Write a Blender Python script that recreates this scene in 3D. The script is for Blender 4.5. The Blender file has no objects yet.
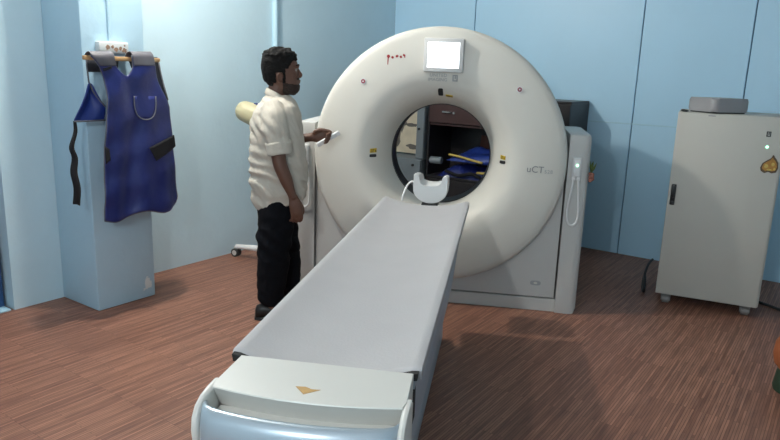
import bpy, bmesh, math, random
from mathutils import Vector, Matrix, noise
random.seed(7)
PI = math.pi
sc = bpy.context.scene
COL = sc.collection
sc.view_settings.view_transform = 'Standard'
sc.view_settings.look = 'None'
sc.view_settings.gamma = 1.0
sc.view_settings.use_curve_mapping = False
sc.view_settings.exposure = 0.0

# ------------------------------------------------------------------ camera
F_PX, PITCH, ROLL, YAW, EYE = 660.0, math.radians(12.8), math.radians(2.0), math.radians(9.3), 1.6
fwd = Vector((-math.sin(YAW) * math.cos(PITCH), math.cos(YAW) * math.cos(PITCH), -math.sin(PITCH)))
rt0 = Vector((math.cos(YAW), math.sin(YAW), 0))
up0 = rt0.cross(fwd)
RT = math.cos(ROLL) * rt0 + math.sin(ROLL) * up0
UP = -math.sin(ROLL) * rt0 + math.cos(ROLL) * up0
cam_d = bpy.data.cameras.new('camera')
cam_d.sensor_width = 36.0
cam_d.lens = F_PX / 780 * 36.0
cam_d.clip_start = 0.05
cam = bpy.data.objects.new('camera', cam_d)
COL.objects.link(cam)
cam.matrix_world = Matrix(((RT.x, UP.x, -fwd.x, 0), (RT.y, UP.y, -fwd.y, 0), (RT.z, UP.z, -fwd.z, EYE), (0, 0, 0, 1)))
sc.camera = cam

TH = math.radians(25.5)                       # the room stands at an angle to the scanner
UV = Vector((math.sin(TH), math.cos(TH), 0))  # along the left wall
NV = Vector((math.cos(TH), -math.sin(TH), 0)) # out of the left wall
def W(n, u, z=0.0): return NV * n + UV * u + Vector((0, 0, z))

def sight(px, py, point, normal):
    """point where a line of sight meets a real surface plane"""
    d = fwd + RT * ((px - 390) / F_PX) + UP * ((220 - py) / F_PX)
    c = Vector((0, 0, EYE))
    return c + d * ((Vector(point) - c).dot(normal) / d.dot(normal))

# ------------------------------------------------------------------ materials
def srgb(r, g, b):
    f = lambda c: (c / 255 / 12.92) if c / 255 <= .04045 else ((c / 255 + .055) / 1.055) ** 2.4
    return (f(r), f(g), f(b), 1)

def mat(name, col, rough=.5, metal=0, bump=0, bscale=40, var=0, vscale=6, spec=.5, emit=None, estr=0, coat=0):
    m = bpy.data.materials.new(name); m.use_nodes = True
    nt = m.node_tree; b = nt.nodes['Principled BSDF']
    b.inputs['Base Color'].default_value = col
    b.inputs['Roughness'].default_value = rough
    b.inputs['Metallic'].default_value = metal
    b.inputs['Specular IOR Level'].default_value = spec
    b.inputs['Coat Weight'].default_value = coat
    tc = nt.nodes.new('ShaderNodeTexCoord')
    if var:
        n = nt.nodes.new('ShaderNodeTexNoise'); n.inputs['Scale'].default_value = vscale; n.inputs['Detail'].default_value = 4
        nt.links.new(tc.outputs['Object'], n.inputs['Vector'])
        mx = nt.nodes.new('ShaderNodeMix'); mx.data_type = 'RGBA'
        mx.inputs[6].default_value = tuple(c * (1 - var) for c in col[:3]) + (1,)
        mx.inputs[7].default_value = tuple(min(1, c * (1 + var)) for c in col[:3]) + (1,)
        nt.links.new(n.outputs['Fac'], mx.inputs[0]); nt.links.new(mx.outputs[2], b.inputs['Base Color'])
    if bump:
        n2 = nt.nodes.new('ShaderNodeTexNoise'); n2.inputs['Scale'].default_value = bscale; n2.inputs['Detail'].default_value = 5
        nt.links.new(tc.outputs['Object'], n2.inputs['Vector'])
        bp = nt.nodes.new('ShaderNodeBump'); bp.inputs['Strength'].default_value = bump; bp.inputs['Distance'].default_value = .01
        nt.links.new(n2.outputs['Fac'], bp.inputs['Height']); nt.links.new(bp.outputs['Normal'], b.inputs['Normal'])
    if emit:
        b.inputs['Emission Color'].default_value = emit; b.inputs['Emission Strength'].default_value = estr
    return m

WALL_C = (.43, .62, .75, 1)
M = dict(
    wall=mat('wall_paint', (.55, .72, .81, 1), .38, bump=.35, bscale=14, var=.05, vscale=3),
    panel=mat('panel_paint', (.45, .695, .88, 1), .42, bump=.12, bscale=9, var=.05, vscale=2),
    seam=mat('seam_dark', (.10, .22, .34, 1), .7, var=.1),
    strip=mat('light_strip', (.42, .66, .80, 1), .5, var=.03),
    ceil=mat('ceiling_white', (.56, .56, .55, 1), .8, var=.03),
    door=mat('door_blue', (.025, .075, .19, 1), .5, var=.1),
    cover=mat('scanner_cover', (.65, .63, .58, 1), .46, var=.015, vscale=3, bump=.02, bscale=60),
    panelw=mat('scanner_panel', (.57, .565, .55, 1), .38, var=.015),
    housing=mat('scanner_housing', (.52, .53, .51, 1), .45, var=.02),
    black=mat('black_plastic', (.012, .012, .014, 1), .35, var=.1),
    gap=mat('dark_gap', (.01, .01, .01, 1), .8, var=.05),
    screen=mat('screen_light', (.8, .85, .9, 1), .3, emit=(.93, .97, 1, 1), estr=2.2, var=.01),
    frame=mat('screen_frame', (.66, .66, .66, 1), .4, var=.02),
    ink=mat('grey_ink', (.23, .235, .24, 1), .6, var=.05),
    inkl=mat('light_grey_ink', (.36, .37, .38, 1), .6, var=.05),
    red=mat('red_powder', (.30, .025, .03, 1), .9, var=.2, vscale=80),
    lamp=mat('lamp_red', (.28, .06, .08, 1), .25, var=.1),
    yellow=mat('yellow_label', (.62, .42, .02, 1), .5, var=.25, vscale=60),
    pad=mat('pad_grey', (.41, .405, .42, 1), .62, var=.05, vscale=7, bump=.10, bscale=120),
    body=mat('table_body', (.34, .385, .44, 1), .38, var=.02),
    tcover=mat('table_cover', (.60, .595, .565, 1), .35, var=.015),
    grip=mat('grip_silver', (.34, .41, .47, 1), .28, metal=.3, var=.02),
    tan=mat('tan_sticker', (.42, .24, .06, 1), .5, var=.4, vscale=60),
    cabw=mat('cabinet_paint', (.53, .515, .47, 1), .5, var=.02, bump=.05, bscale=160),
    cabs=mat('cabinet_side', (.50, .48, .44, 1), .5, var=.02),
    grey=mat('grey_plastic', (.33, .32, .33, 1), .45, var=.04),
    steel=mat('steel', (.55, .55, .56, 1), .3, metal=.9, var=.03),
    castd=mat('caster_dark', (.22, .215, .21, 1), .4, var=.05),
    castw=mat('caster_grey', (.55, .54, .52, 1), .4, var=.05),
    rubber=mat('rubber', (.03, .03, .03, 1), .7, var=.1),
    led=mat('green_light', (.1, .8, .3, 1), .3, emit=(.35, 1, .55, 1), estr=3.5, var=.01),
    blue=mat('apron_blue', (.012, .020, .125, 1), .33, var=.15, vscale=9, bump=.55, bscale=13),
    blue2=mat('apron_blue_bright', (.016, .038, .22, 1), .40, var=.15, vscale=9, bump=.2, bscale=26),
    lining=mat('apron_lining', (.022, .025, .035, 1), .7, var=.1),
    gpad=mat('shoulder_grey', (.10, .10, .12, 1), .6, var=.06, bump=.1),
    pipe=mat('grey_piping', (.12, .125, .15, 1), .6, var=.1),
    velcro=mat('black_velcro', (.010, .010, .013, 1), .95, var=.2, vscale=90),
    wood=mat('rail_wood', (.50, .31, .15, 1), .55, var=.2, vscale=18),
    dwood=mat('dark_wood', (.055, .018, .016, 1), .35, var=.25, vscale=10),
    dwood2=mat('red_brown_wood', (.10, .027, .016, 1), .4, var=.25, vscale=10),
    drawer=mat('drawer_wood', (.060, .026, .024, 1), .4, var=.25, vscale=10),
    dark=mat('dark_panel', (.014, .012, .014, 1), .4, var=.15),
    locker=mat('locker_grey', (.17, .20, .225, 1), .45, var=.05),
    sheet=mat('beige_sheet', (.62, .55, .42, 1), .7, var=.35, vscale=7),
    smudge=mat('sheet_smudge', (.13, .12, .11, 1), .8, var=.5, vscale=14),  # dark smudges of the picture printed on the beige sheet
    white=mat('white_plastic', (.80, .80, .80, 1), .35, var=.015),
    cream=mat('cream_plastic', (.52, .48, .31, 1), .4, var=.04),
    conduit=mat('conduit_paint', (.46, .66, .78, 1), .4, var=.03),
    boxw=mat('junction_plastic', (.60, .64, .66, 1), .4, var=.10, vscale=40),
    rust=mat('rust_marks', (.26, .17, .12, 1), .8, var=.35, vscale=60),
    skin=mat('skin', (.115, .052, .033, 1), .5, var=.12, vscale=30, bump=.05, bscale=150),
    hair=mat('hair_black', (.005, .0045, .0045, 1), .8, spec=.25, bump=.5, bscale=220, var=.4, vscale=90),
    beard=mat('beard_black', (.026, .0145, .0105, 1), .8, bump=.6, bscale=200, var=.3, vscale=120),
    shirt=mat('shirt_cream', (.50, .46, .40, 1), .85, var=.05, vscale=12, bump=.25, bscale=45),
    trouser=mat('trouser_black', (.0045, .005, .0075, 1), .95, spec=.15, var=.2, vscale=12, bump=.25, bscale=40),
    shoe=mat('shoe_black', (.010, .009, .009, 1), .4, var=.1),
    eyew=mat('eye_white', (.22, .20, .19, 1), .3, var=.02),
    leaf=mat('leaf_green', (.10, .16, .05, 1), .6, var=.3, vscale=60),
    petal=mat('dried_petal', (.30, .12, .09, 1), .8, var=.4, vscale=60),
    gold=mat('gold_sticker', (.40, .19, .03, 1), .4, var=.6, vscale=45),
    gold2=mat('sticker_edge', (.10, .06, .03, 1), .5, var=.5, vscale=45),
    goldy=mat('sticker_yellow', (.55, .40, .10, 1), .5, var=.5, vscale=55),
    terra=mat('orange_clay', (.34, .10, .035, 1), .6, var=.2, vscale=20),
    dgreen=mat('dark_green', (.02, .045, .025, 1), .6, var=.3, vscale=20),
    lightm=mat('lamp_diffuser', (.9, .9, .9, 1), .5, emit=(1, .98, .95, 1), estr=2.0, var=.01),
)

def floor_material():
    m = bpy.data.materials.new('vinyl_strip_floor'); m.use_nodes = True
    nt = m.node_tree; N = nt.nodes.new; L = nt.links.new
    b = nt.nodes['Principled BSDF']
    tc = N('ShaderNodeTexCoord')
    mp = N('ShaderNodeMapping'); mp.inputs['Rotation'].default_value = (0, 0, PI / 2)
    L(tc.outputs['Object'], mp.inputs['Vector'])
    br = N('ShaderNodeTexBrick'); br.offset = .37; br.offset_frequency = 3
    br.inputs['Scale'].default_value = 1; br.inputs['Brick Width'].default_value = .42; br.inputs['Row Height'].default_value = .0135
    br.inputs['Mortar Size'].default_value = .0016; br.inputs['Mortar Smooth'].default_value = .3
    br.inputs['Color1'].default_value = (.215, .098, .066, 1); br.inputs['Color2'].default_value = (.385, .190, .126, 1)
    br.inputs['Mortar'].default_value = (.15, .068, .046, 1)
    L(mp.outputs['Vector'], br.inputs['Vector'])
    mp2 = N('ShaderNodeMapping'); mp2.inputs['Scale'].default_value = (85, 5, 1)
    L(tc.outputs['Object'], mp2.inputs['Vector'])
    nz = N('ShaderNodeTexNoise'); nz.inputs['Scale'].default_value = 1; nz.inputs['Detail'].default_value = 4
    L(mp2.outputs['Vector'], nz.inputs['Vector'])
    rp = N('ShaderNodeValToRGB')
    rp.color_ramp.elements[0].position = .32; rp.color_ramp.elements[0].color = (.72, .70, .70, 1)
    rp.color_ramp.elements[1].position = .70; rp.color_ramp.elements[1].color = (1.15, 1.13, 1.12, 1)
    L(nz.outputs['Fac'], rp.inputs['Fac'])
    mx = N('ShaderNodeMix'); mx.data_type = 'RGBA'; mx.blend_type = 'MULTIPLY'; mx.inputs[0].default_value = 1
    L(br.outputs['Color'], mx.inputs[6]); L(rp.outputs['Color'], mx.inputs[7])
    nl = N('ShaderNodeTexNoise'); nl.inputs['Scale'].default_value = 1.6; nl.inputs['Detail'].default_value = 3
    L(tc.outputs['Object'], nl.inputs['Vector'])
    rl = N('ShaderNodeValToRGB')
    rl.color_ramp.elements[0].color = (.86, .86, .86, 1); rl.color_ramp.elements[1].color = (1.1, 1.1, 1.1, 1)
    L(nl.outputs['Fac'], rl.inputs['Fac'])
    m2 = N('ShaderNodeMix'); m2.data_type = 'RGBA'; m2.blend_type = 'MULTIPLY'; m2.inputs[0].default_value = 1
    L(mx.outputs[2], m2.inputs[6]); L(rl.outputs['Color'], m2.inputs[7])
    L(m2.outputs[2], b.inputs['Base Color'])
    b.inputs['Roughness'].default_value = .46; b.inputs['Specular IOR Level'].default_value = .35
    bp = N('ShaderNodeBump'); bp.inputs['Strength'].default_value = .15; bp.inputs['Distance'].default_value = .004
    L(br.outputs['Fac'], bp.inputs['Height']); L(bp.outputs['Normal'], b.inputs['Normal'])
    return m
M['floor'] = floor_material()

def pillar_material():
    """wall paint with a flaked patch of bare white plaster low on the front"""
    m = mat('pillar_paint', WALL_C, .38, bump=.35, bscale=14, var=.05, vscale=3)
    nt = m.node_tree; N = nt.nodes.new; L = nt.links.new; b = nt.nodes['Principled BSDF']
    src = b.inputs['Base Color'].links[0].from_socket
    tc = N('ShaderNodeTexCoord')
    mp = N('ShaderNodeMapping'); mp.inputs['Location'].default_value = (3.85 * 9, -2.625 * 9, -.095 * 7); mp.inputs['Scale'].default_value = (9, 9, 7)
    L(tc.outputs['Object'], mp.inputs['Vector'])
    ln = N('ShaderNodeVectorMath'); ln.operation = 'LENGTH'; L(mp.outputs['Vector'], ln.inputs[0])
    nz = N('ShaderNodeTexNoise'); nz.inputs['Scale'].default_value = 22; nz.inputs['Detail'].default_value = 4
    L(tc.outputs['Object'], nz.inputs['Vector'])
    ad = N('ShaderNodeMath'); ad.operation = 'ADD'; L(ln.outputs['Value'], ad.inputs[0]); L(nz.outputs['Fac'], ad.inputs[1])
    lt = N('ShaderNodeMath'); lt.operation = 'LESS_THAN'; lt.inputs[1].default_value = .80; L(ad.outputs[0], lt.inputs[0])
    mx = N('ShaderNodeMix'); mx.data_type = 'RGBA'; L(lt.outputs[0], mx.inputs[0]); L(src, mx.inputs[6])
    mx.inputs[7].default_value = (.74, .80, .84, 1)
    L(mx.outputs[2], b.inputs['Base Color'])
    return m
M['pillar'] = pillar_material()

# ------------------------------------------------------------------ mesh helpers
def link(name, bm, m, parent=None, smooth=False, loc=None, rotz=None, mods=(), label=None, kind=None):
    bmesh.ops.recalc_face_normals(bm, faces=bm.faces[:])
    me = bpy.data.meshes.new(name); bm.to_mesh(me); bm.free()
    if smooth:
        for p in me.polygons: p.use_smooth = True
        if smooth != 'all': me.set_sharp_from_angle(angle=math.radians(38))
    me.materials.append(M[m] if isinstance(m, str) else m)
    o = bpy.data.objects.new(name, me); COL.objects.link(o)
    if parent: o.parent = parent
    if loc is not None: o.location = loc
    if rotz is not None: o.rotation_euler = (0, 0, rotz)
    for (t, kw) in mods:
        md = o.modifiers.new(t.lower(), t)
        for k, v in kw.items(): setattr(md, k, v)
    if label: o['label'] = label
    if kind: o['kind'] = kind
    return o

def thing(name, label, cat, loc=(0, 0, 0), rotz=0.0, group=None):
    o = bpy.data.objects.new(name, None); COL.objects.link(o)
    o.location = loc; o.rotation_euler = (0, 0, rotz); o.empty_display_size = .1
    o['label'] = label; o['category'] = cat
    if group: o['group'] = group
    return o

def tag(o, label, cat, group=None):
    o['label'] = label; o['category'] = cat
    if group: o['group'] = group
    return o

def box(bm, x0, x1, y0, y1, z0, z1, bev=0, seg=2, mtx=None):
    r = bmesh.ops.create_cube(bm, size=1)
    vs = r['verts']
    for v in vs:
        v.co = Vector((x0 + (v.co.x + .5) * (x1 - x0), y0 + (v.co.y + .5) * (y1 - y0), z0 + (v.co.z + .5) * (z1 - z0)))
    if bev:
        es = list({e for v in vs for e in v.link_edges})
        g = bmesh.ops.bevel(bm, geom=es, offset=bev, segments=seg, affect='EDGES', profile=.5)
        vs = list({v for f in g['faces'] for v in f.verts} | {v for v in vs if v.is_valid})
    if mtx is not None:
        for v in vs: v.co = mtx @ v.co
    return vs

def BM(): return bmesh.new()
def boxm(*a, **k):
    bm = BM(); box(bm, *a, **k); return bm

def loft(bm, rings, cap=True, closed=True):
    vr = [[bm.verts.new(p) for p in r] for r in rings]
    n = len(rings[0])
    for a, b in zip(vr[:-1], vr[1:]):
        for i in range(n if closed else n - 1):
            j = (i + 1) % n
            try: bm.faces.new((a[i], a[j], b[j], b[i]))
            except ValueError: pass
    if cap:
        bm.faces.new(vr[0][::-1]); bm.faces.new(vr[-1])
    return vr

def tube(bm, pts, rad, seg=10, cap=True):
    pts = [Vector(p) for p in pts]
    rs = rad if isinstance(rad, (list, tuple)) else [rad] * len(pts)
    rings = []; prev = None
    for i, p in enumerate(pts):
        t = (pts[min(i + 1, len(pts) - 1)] - pts[max(i - 1, 0)]).normalized()
        if prev is None:
            a = t.orthogonal().normalized()
        else:
            a = (prev - t * prev.dot(t))
            a = a.normalized() if a.length > 1e-6 else t.orthogonal().normalized()
        prev = a; b = t.cross(a)
        rings.append([p + rs[i] * (math.cos(2 * PI * k / seg) * a + math.sin(2 * PI * k / seg) * b) for k in range(seg)])
    loft(bm, rings, cap)

def spline(pts, n=8):
    """Catmull-Rom through points"""
    P = [Vector(p) for p in pts]; P = [2 * P[0] - P[1]] + P + [2 * P[-1] - P[-2]]
    out = []
    for i in range(1, len(P) - 2):
        for k in range(n):
            t = k / n; a, b, c, d = P[i - 1], P[i], P[i + 1], P[i + 2]
            out.append(.5 * ((2 * b) + (c - a) * t + (2 * a - 5 * b + 4 * c - d) * t * t + (3 * b - a - 3 * c + d) * t ** 3))
    out.append(P[-2]); return out

def cyl(bm, p, q, r, seg=24, r2=None):
    tube(bm, [p, q], [r, r if r2 is None else r2], seg)

def prism(bm, outline, z0, z1, axis='z', bev=0):
    """closed 2-d outline pushed along an axis"""
    def P(a, b, c): return Vector({'z': (a, b, c), 'y': (a, c, b), 'x': (c, a, b)}[axis])
    vr = loft(bm, [[P(a, b, z0) for a, b in outline], [P(a, b, z1) for a, b in outline]])
    if bev:
        es = [e for e in bm.edges if (e.verts[0] in vr[0]) == (e.verts[1] in vr[0])]
        bmesh.ops.bevel(bm, geom=es, offset=bev, segments=2, affect='EDGES', profile=.5)

def ellipse_pts(cx, cy, a, b, n=24, p=2.0):
    o = []
    for k in range(n):
        t = 2 * PI * k / n; c, s = math.cos(t), math.sin(t)
        o.append((cx + a * math.copysign(abs(c) ** (2 / p), c), cy + b * math.copysign(abs(s) ** (2 / p), s)))
    return o

def ball(bm, c, r, sx=1, sy=1, sz=1, seg=16):
    g = bmesh.ops.create_uvsphere(bm, u_segments=seg, v_segments=max(6, seg // 2), radius=r)
    for v in g['verts']: v.co = Vector((c[0] + v.co.x * sx, c[1] + v.co.y * sy, c[2] + v.co.z * sz))

def text_mesh(txt, size, extrude=.0006, align='CENTER', spacing=1.0):
    cu = bpy.data.curves.new('lettering', 'FONT'); cu.body = txt; cu.size = size; cu.extrude = extrude
    cu.align_x = align; cu.align_y = 'CENTER'; cu.space_character = spacing; cu.resolution_u = 3
    o = bpy.data.objects.new('lettering_source', cu); COL.objects.link(o)
    dg = bpy.context.evaluated_depsgraph_get(); dg.update()
    me = bpy.data.meshes.new_from_object(o.evaluated_get(dg))
    bm = BM(); bm.from_mesh(me)
    bpy.data.objects.remove(o); bpy.data.curves.remove(cu); bpy.data.meshes.remove(me)
    return bm

def xform(bm, m):
    bmesh.ops.transform(bm, matrix=m, verts=bm.verts[:]); return bm

# ------------------------------------------------------------------ the room (local x = n, local y = u)
NL, NR, U0, UB, HC = -4.28, 1.9, -1.9, 6.12, 3.3
def struct(name, bm, m, **k):
    o = link(name, bm, m, rotz=-TH, kind='structure', **k); return o
struct('floor', boxm(NL - .25, NR + .15, U0 - .15, UB + .15, -.1, 0), 'floor')
struct('ceiling', boxm(NL - .25, NR + .15, U0 - .15, UB + .15, HC, HC + .1), 'ceil')
# left wall with a door opening before u = 1.93
bm = BM()
box(bm, NL - .15, NL, 1.93, UB, 0, HC); box(bm, NL - .15, NL, U0, .98, 0, HC); box(bm, NL - .15, NL, .98, 1.93, 2.1, HC)
struct('wall_left', bm, 'wall')
d = struct('door_1', boxm(NL - .13, NL - .085, 1.0, 1.91, .01, 2.08, bev=.004), 'door')
bm = BM(); cyl(bm, (NL - .085, 1.08, 1.0), (NL - .03, 1.08, 1.0), .012); cyl(bm, (NL - .035, 1.08, 1.0), (NL - .035, 1.2, 1.0), .010)
link('door_handle', bm, 'steel', d, smooth=True)
struct('trim_1', boxm(NL - .15, NL + .0, 1.0, 1.91, 0, .012, bev=.003), 'strip')
struct('wall_right', boxm(NR, NR + .15, U0, UB, 0, HC), 'wall')
struct('wall_front', boxm(NL - .15, NR + .15, U0 - .15, U0, 0, HC), 'wall')
# back wall: wide painted boards, a fine dark joint between them
bm = BM()
joints = [NL, -3.30, -1.655, -.795, .85, NR]
for a, b in zip(joints[:-1], joints[1:]):
    box(bm, a + (.005 if a > NL else 0), b - .005, UB, UB + .03, 0, HC, bev=.002, seg=1)
wb = struct('wall_back', bm, 'panel')
bm = BM(); box(bm, NL, NR, UB + .025, UB + .15, 0, HC)
link('joint_backing', bm, 'seam', wb)
struct('trim_2', boxm(-2.6, NR, UB - .003, UB + .002, 1.196, 1.208, bev=.001, seg=1), 'strip')
bm = BM(); box(bm, NL, -3.85, 2.255, 2.685, 0, HC, bev=.012)
struct('pillar', bm, 'pillar', smooth=True)

# conduit pipes and the small box
bm = BM(); tube(bm, [(NL + .018, 4.285, 0.02), (NL + .018, 4.285, HC)], .024, 14)
for z in (.5, 1.5, 2.5): box(bm, NL, NL + .03, 4.25, 4.32, z, z + .02, bev=.003)
tag(link('conduit_pipe', bm, 'conduit', smooth=True, rotz=-TH), 'pale painted pipe running up the blue wall behind the standing person', 'pipe')
bm = BM(); tube(bm, [(-3.842, 2.44, 1.70), (-3.842, 2.44, HC)], .011, 12)
for z in (2.0, 2.6): box(bm, -3.85, -3.832, 2.42, 2.46, z, z + .012, bev=.002)
tag(link('wiring_pipe', bm, 'conduit', smooth=True, rotz=-TH), 'thin painted wiring pipe down the front of the pillar above the aprons', 'pipe')
t = thing('junction_box', 'small pale wall box with brown stains just above the apron rail', 'electrical box', W(-3.85, 2.44, 1.675), -TH)
link('body', boxm(0, .05, -.10, .10, -.035, .035, bev=.008), 'boxw', t, smooth=True)
for (y, z, a) in ((-.045, .002, .016), (-.012, .006, .011), (.012, -.010, .013), (.040, -.002, .012), (.066, -.012, .016), (.07, .016, .007)):
    bm = BM(); prism(bm, [(y + a * math.cos(q) * random.uniform(.6, 1.3), z + a * math.sin(q) * random.uniform(.6, 1.3)) for q in [i * PI / 6 for i in range(12)]], .0495, .0512, axis='x')
    link('stain', bm, 'rust', t)

# ------------------------------------------------------------------ apron rail and the lead apron
NB = -3.73
t = thing('hanging_rail', 'light wooden rail fixed across the pillar with a blue apron on it', 'rail', W(-3.85, 2.50, 1.61), -TH)
ra, rb = [sight(px, py, W(-3.73, 0), NV).dot(UV) - 2.50 for px, py in ((83, 56), (159, 58))]
link('rail', boxm(.105, .135, ra, rb, -.013, .013, bev=.006), 'wood', t, smooth=True)
for y in (-.10, .12): link('bracket', boxm(0, .11, y - .012, y + .012, -.012, .012, bev=.003), 'steel', t)

NA = -3.685                                    # the plane the apron's front hangs in
root_a = W(NA, 2.56, 1.62)
apr = thing('lead_apron', 'shiny royal blue lead apron with grey shoulders hanging from the wooden rail', 'apron', root_a, -TH)
def ap(px, py, off=0.0):
    """photo point on the hanging plane, in the apron's own axes (x out of the wall, y along it)"""
    q = sight(px, py, W(NA + off, 0, 0), NV)
    return Vector((q.dot(NV) - NA, q.dot(UV) - 2.56, q.z - 1.62))
rows = [(55, 90, 113, 131, 152), (58, 93, 113.4, 131.4, 152.5), (62, 96, 114.2, 132, 153.2), (66, 98.8, 115.4, 132.3, 153.8), (70, 100.6, 117.6, 131.6, 154.5),
        (74, 101.9, 122, 129, 155.2), (77, 103, 126, 126, 156), (83, 104.3, 128, 128, 157.6), (90, 105.2, 130, 130, 160.5), (96, 105.8, 132, 132, 163.6),
        (101, 106, 134, 134, 166.4), (107, 105.8, 136, 136, 168.6)]
def front_point(px, py, s, low):
    p = ap(px, py)
    w = .012 * math.sin(9 * s + 2.2 * low) * (0.3 + low) + .010 * math.sin(19 * s + 1.2 + 4 * low) * low + .003 * math.sin(31 * low + 6 * s)
    w += .02 * math.sin(PI * s) * (.4 + .6 * low) + .010 * noise.noise(Vector((p.y * 9, p.z * 5, 1.7)))
    p.x += w; return p
NCOL = 28
left, right = [], []
for (py, l, m1, m2, r) in rows:
    lo = max(0, (py - 55) / 165)
    left.append([front_point(l + (m1 - l) * k / (NCOL // 2), py, k / NCOL, lo) for k in range(NCOL // 2 + 1)])
    right.append([front_point(m2 + (r - m2) * k / (NCOL // 2), py, .5 + k / NCOL, lo) for k in range(NCOL // 2 + 1)])
def low_point(s, t):
    xl = 105.8 + (103.4 - 105.8) * min(1, t * 2) + (1.4 if t > .5 else 0) * (t - .5) * 2
    xr = 168.6 + 11.2 * t - (2.6 * max(0, (t - .93) / .07) ** 2)
    yb = 221 - 15 * s + 3 * math.sin(3.0 * PI * s) * (s < .9)
    if s > .93: yb -= 4 * ((s - .93) / .07) ** 2
    py = 107 + (yb - 107) * t; px = xl + (xr - xl) * s
    return front_point(px, py, s, (py - 55) / 165)
NLOW = 34
lows = [[low_point(k / NCOL, t / NLOW) for k in range(NCOL + 1)] for t in range(1, NLOW + 1)]
bm = BM()
def grid(bm, rws):
    g = [[bm.verts.new(p) for p in r] for r in rws]
    for a, b in zip(g[:-1], g[1:]):
        for i in range(len(a) - 1):
            if len({a[i], a[i + 1], b[i + 1], b[i]}) == 4: bm.faces.new((a[i], a[i + 1], b[i + 1], b[i]))
    return g
gl = grid(bm, left); gr = grid(bm, right)
gb = grid(bm, lows)
top = gl[-1] + gr[-1][1:]
for i in range(NCOL):
    bm.faces.new((top[i], top[i + 1], gb[0][i + 1], gb[0][i]))
bmesh.ops.remove_doubles(bm, verts=bm.verts[:], dist=.0008)
front = link('front_panel', bm, 'blue', apr, smooth='all', mods=[('SOLIDIFY', dict(thickness=.012, offset=-1)), ('SUBSURF', dict(levels=1, render_levels=1))])
# grey pads over both shoulders, running over the rail
def strip_pad(name, rws, m, thick=.006, off=.010):
    b = BM(); grid(b, [[p + Vector((off, 0, 0)) for p in r] for r in rws])
    return link(name, b, m, apr, smooth='all', mods=[('SOLIDIFY', dict(thickness=thick, offset=1)), ('SUBSURF', dict(levels=1, render_levels=1))])
def pad_rows(src, l_shift=0):
    out = [r for r in src[:4]]
    over = [[Vector((-.045, p.y, p.z + .014)) for p in src[0]], [Vector((-.02, p.y, p.z + .02)) for p in src[0]]]
    back = [[Vector((-.075, p.y, p.z - .03)) for p in src[0]], [Vector((-.07, p.y, p.z - .0)) for p in src[0]]]
    return back + over + out
strip_pad('shoulder_pad', pad_rows(left), 'gpad'); strip_pad('shoulder_pad', pad_rows(right), 'gpad')
# the back panel behind, dark inside
bm = BM()
br_ = [(57, 86, 119, 127, 157), (63, 86.5, 118, 130, 158.3), (72, 87.5, 117, 133, 160.5), (84, 89.5, 118, 134, 163.3), (97, 97, 122, 136, 166)]
rl = [[ap(l + (m1 - l) * k / 6, py, -.085) for k in range(7)] for (py, l, m1, m2, r) in br_[:3]]
rr = [[ap(m2 + (r - m2) * k / 6, py, -.085) for k in range(7)] for (py, l, m1, m2, r) in br_]
rr += [[ap(138 + 30.5 * k / 6, 112, -.085) for k in range(7)], [ap(138 + 33 * k / 6, 160, -.085) for k in range(7)], [ap(138 + 36 * k / 6, 200, -.085) for k in range(7)]]
grid(bm, rl); grid(bm, rr)
link('back_panel', bm, 'lining', apr, smooth='all', mods=[('SOLIDIFY', dict(thickness=.008, offset=0))])
# the side flap hanging out to the left, with its long strap
bm = BM()
fl = [(83, 87.8, 91), (90, 86, 94), (97, 83.4, 98.2), (103, 81, 102.5), (108, 79, 106), (114, 76.6, 106), (119, 74.8, 105.5), (121.5, 74, 105)]
g = [[ap(l + (r - l) * k / 8, py, -.06 - .02 * math.sin(PI * k / 8)) + Vector((.012 * math.sin(7 * k / 8 + i * .6), 0, 0)) for k in range(9)] for i, (py, l, r) in enumerate(fl)]
grid(bm, g)
link('side_flap', bm, 'blue2', apr, smooth='all', mods=[('SOLIDIFY', dict(thickness=.010, offset=0)), ('SUBSURF', dict(levels=1, render_levels=1))], label='bright blue side flap')
bm = BM()
sp = spline([(74.5, 121, 0), (74.2, 132, .01), (70.0, 147, .015), (74.2, 158, .005), (72.6, 172, .012), (75.6, 188, .015), (75.4, 204, .01)], 5)
ws = [1.3 + 2.2 * min(1, i / len(sp) * 1.6) for i in range(len(sp))]
grid(bm, [[ap(p.x - w, p.y, -.06) + Vector((p.z, 0, 0)), ap(p.x, p.y, -.06) + Vector((p.z + .006, 0, 0)), ap(p.x + w, p.y + (1.5 if i == len(sp) - 1 else 0), -.06) + Vector((p.z, 0, 0))] for i, (p, w) in enumerate(zip(sp, ws))])
link('strap', bm, 'velcro', apr, smooth='all', mods=[('SOLIDIFY', dict(thickness=.006, offset=0))])
# grey piping round every edge
def piping(parent, pts, r=.0042, off=.004):
    b = BM(); tube(b, [Vector(p) + Vector((off, 0, 0)) for p in pts], r, 6)
    return link('piping', b, 'pipe', parent, smooth='all')
piping(front, [r[0] for r in left] + [r[0] for r in lows])
piping(front, [r[-1] for r in right] + [r[-1] for r in lows])
piping(front, lows[-1], off=0)
piping(front, [r[-1] for r in left[:7]] + [r[0] for r in right[:6]][::-1])
piping(apr, [ap(86, 58, -.08), ap(86.4, 66, -.08), ap(88.5, 82, -.07)] + [ap(93, 92, -.065), ap(99, 100, -.06), ap(105, 106.5, -.04)], .005)
piping(apr, [ap(157.5, 58, -.08), ap(160, 72, -.08), ap(163.5, 86, -.06), ap(167.5, 100, -.02)], .005)
piping(apr, [ap(74.3, 121.5, -.05), ap(88, 121, -.045), ap(105, 120, -.05)], .005)
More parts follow.
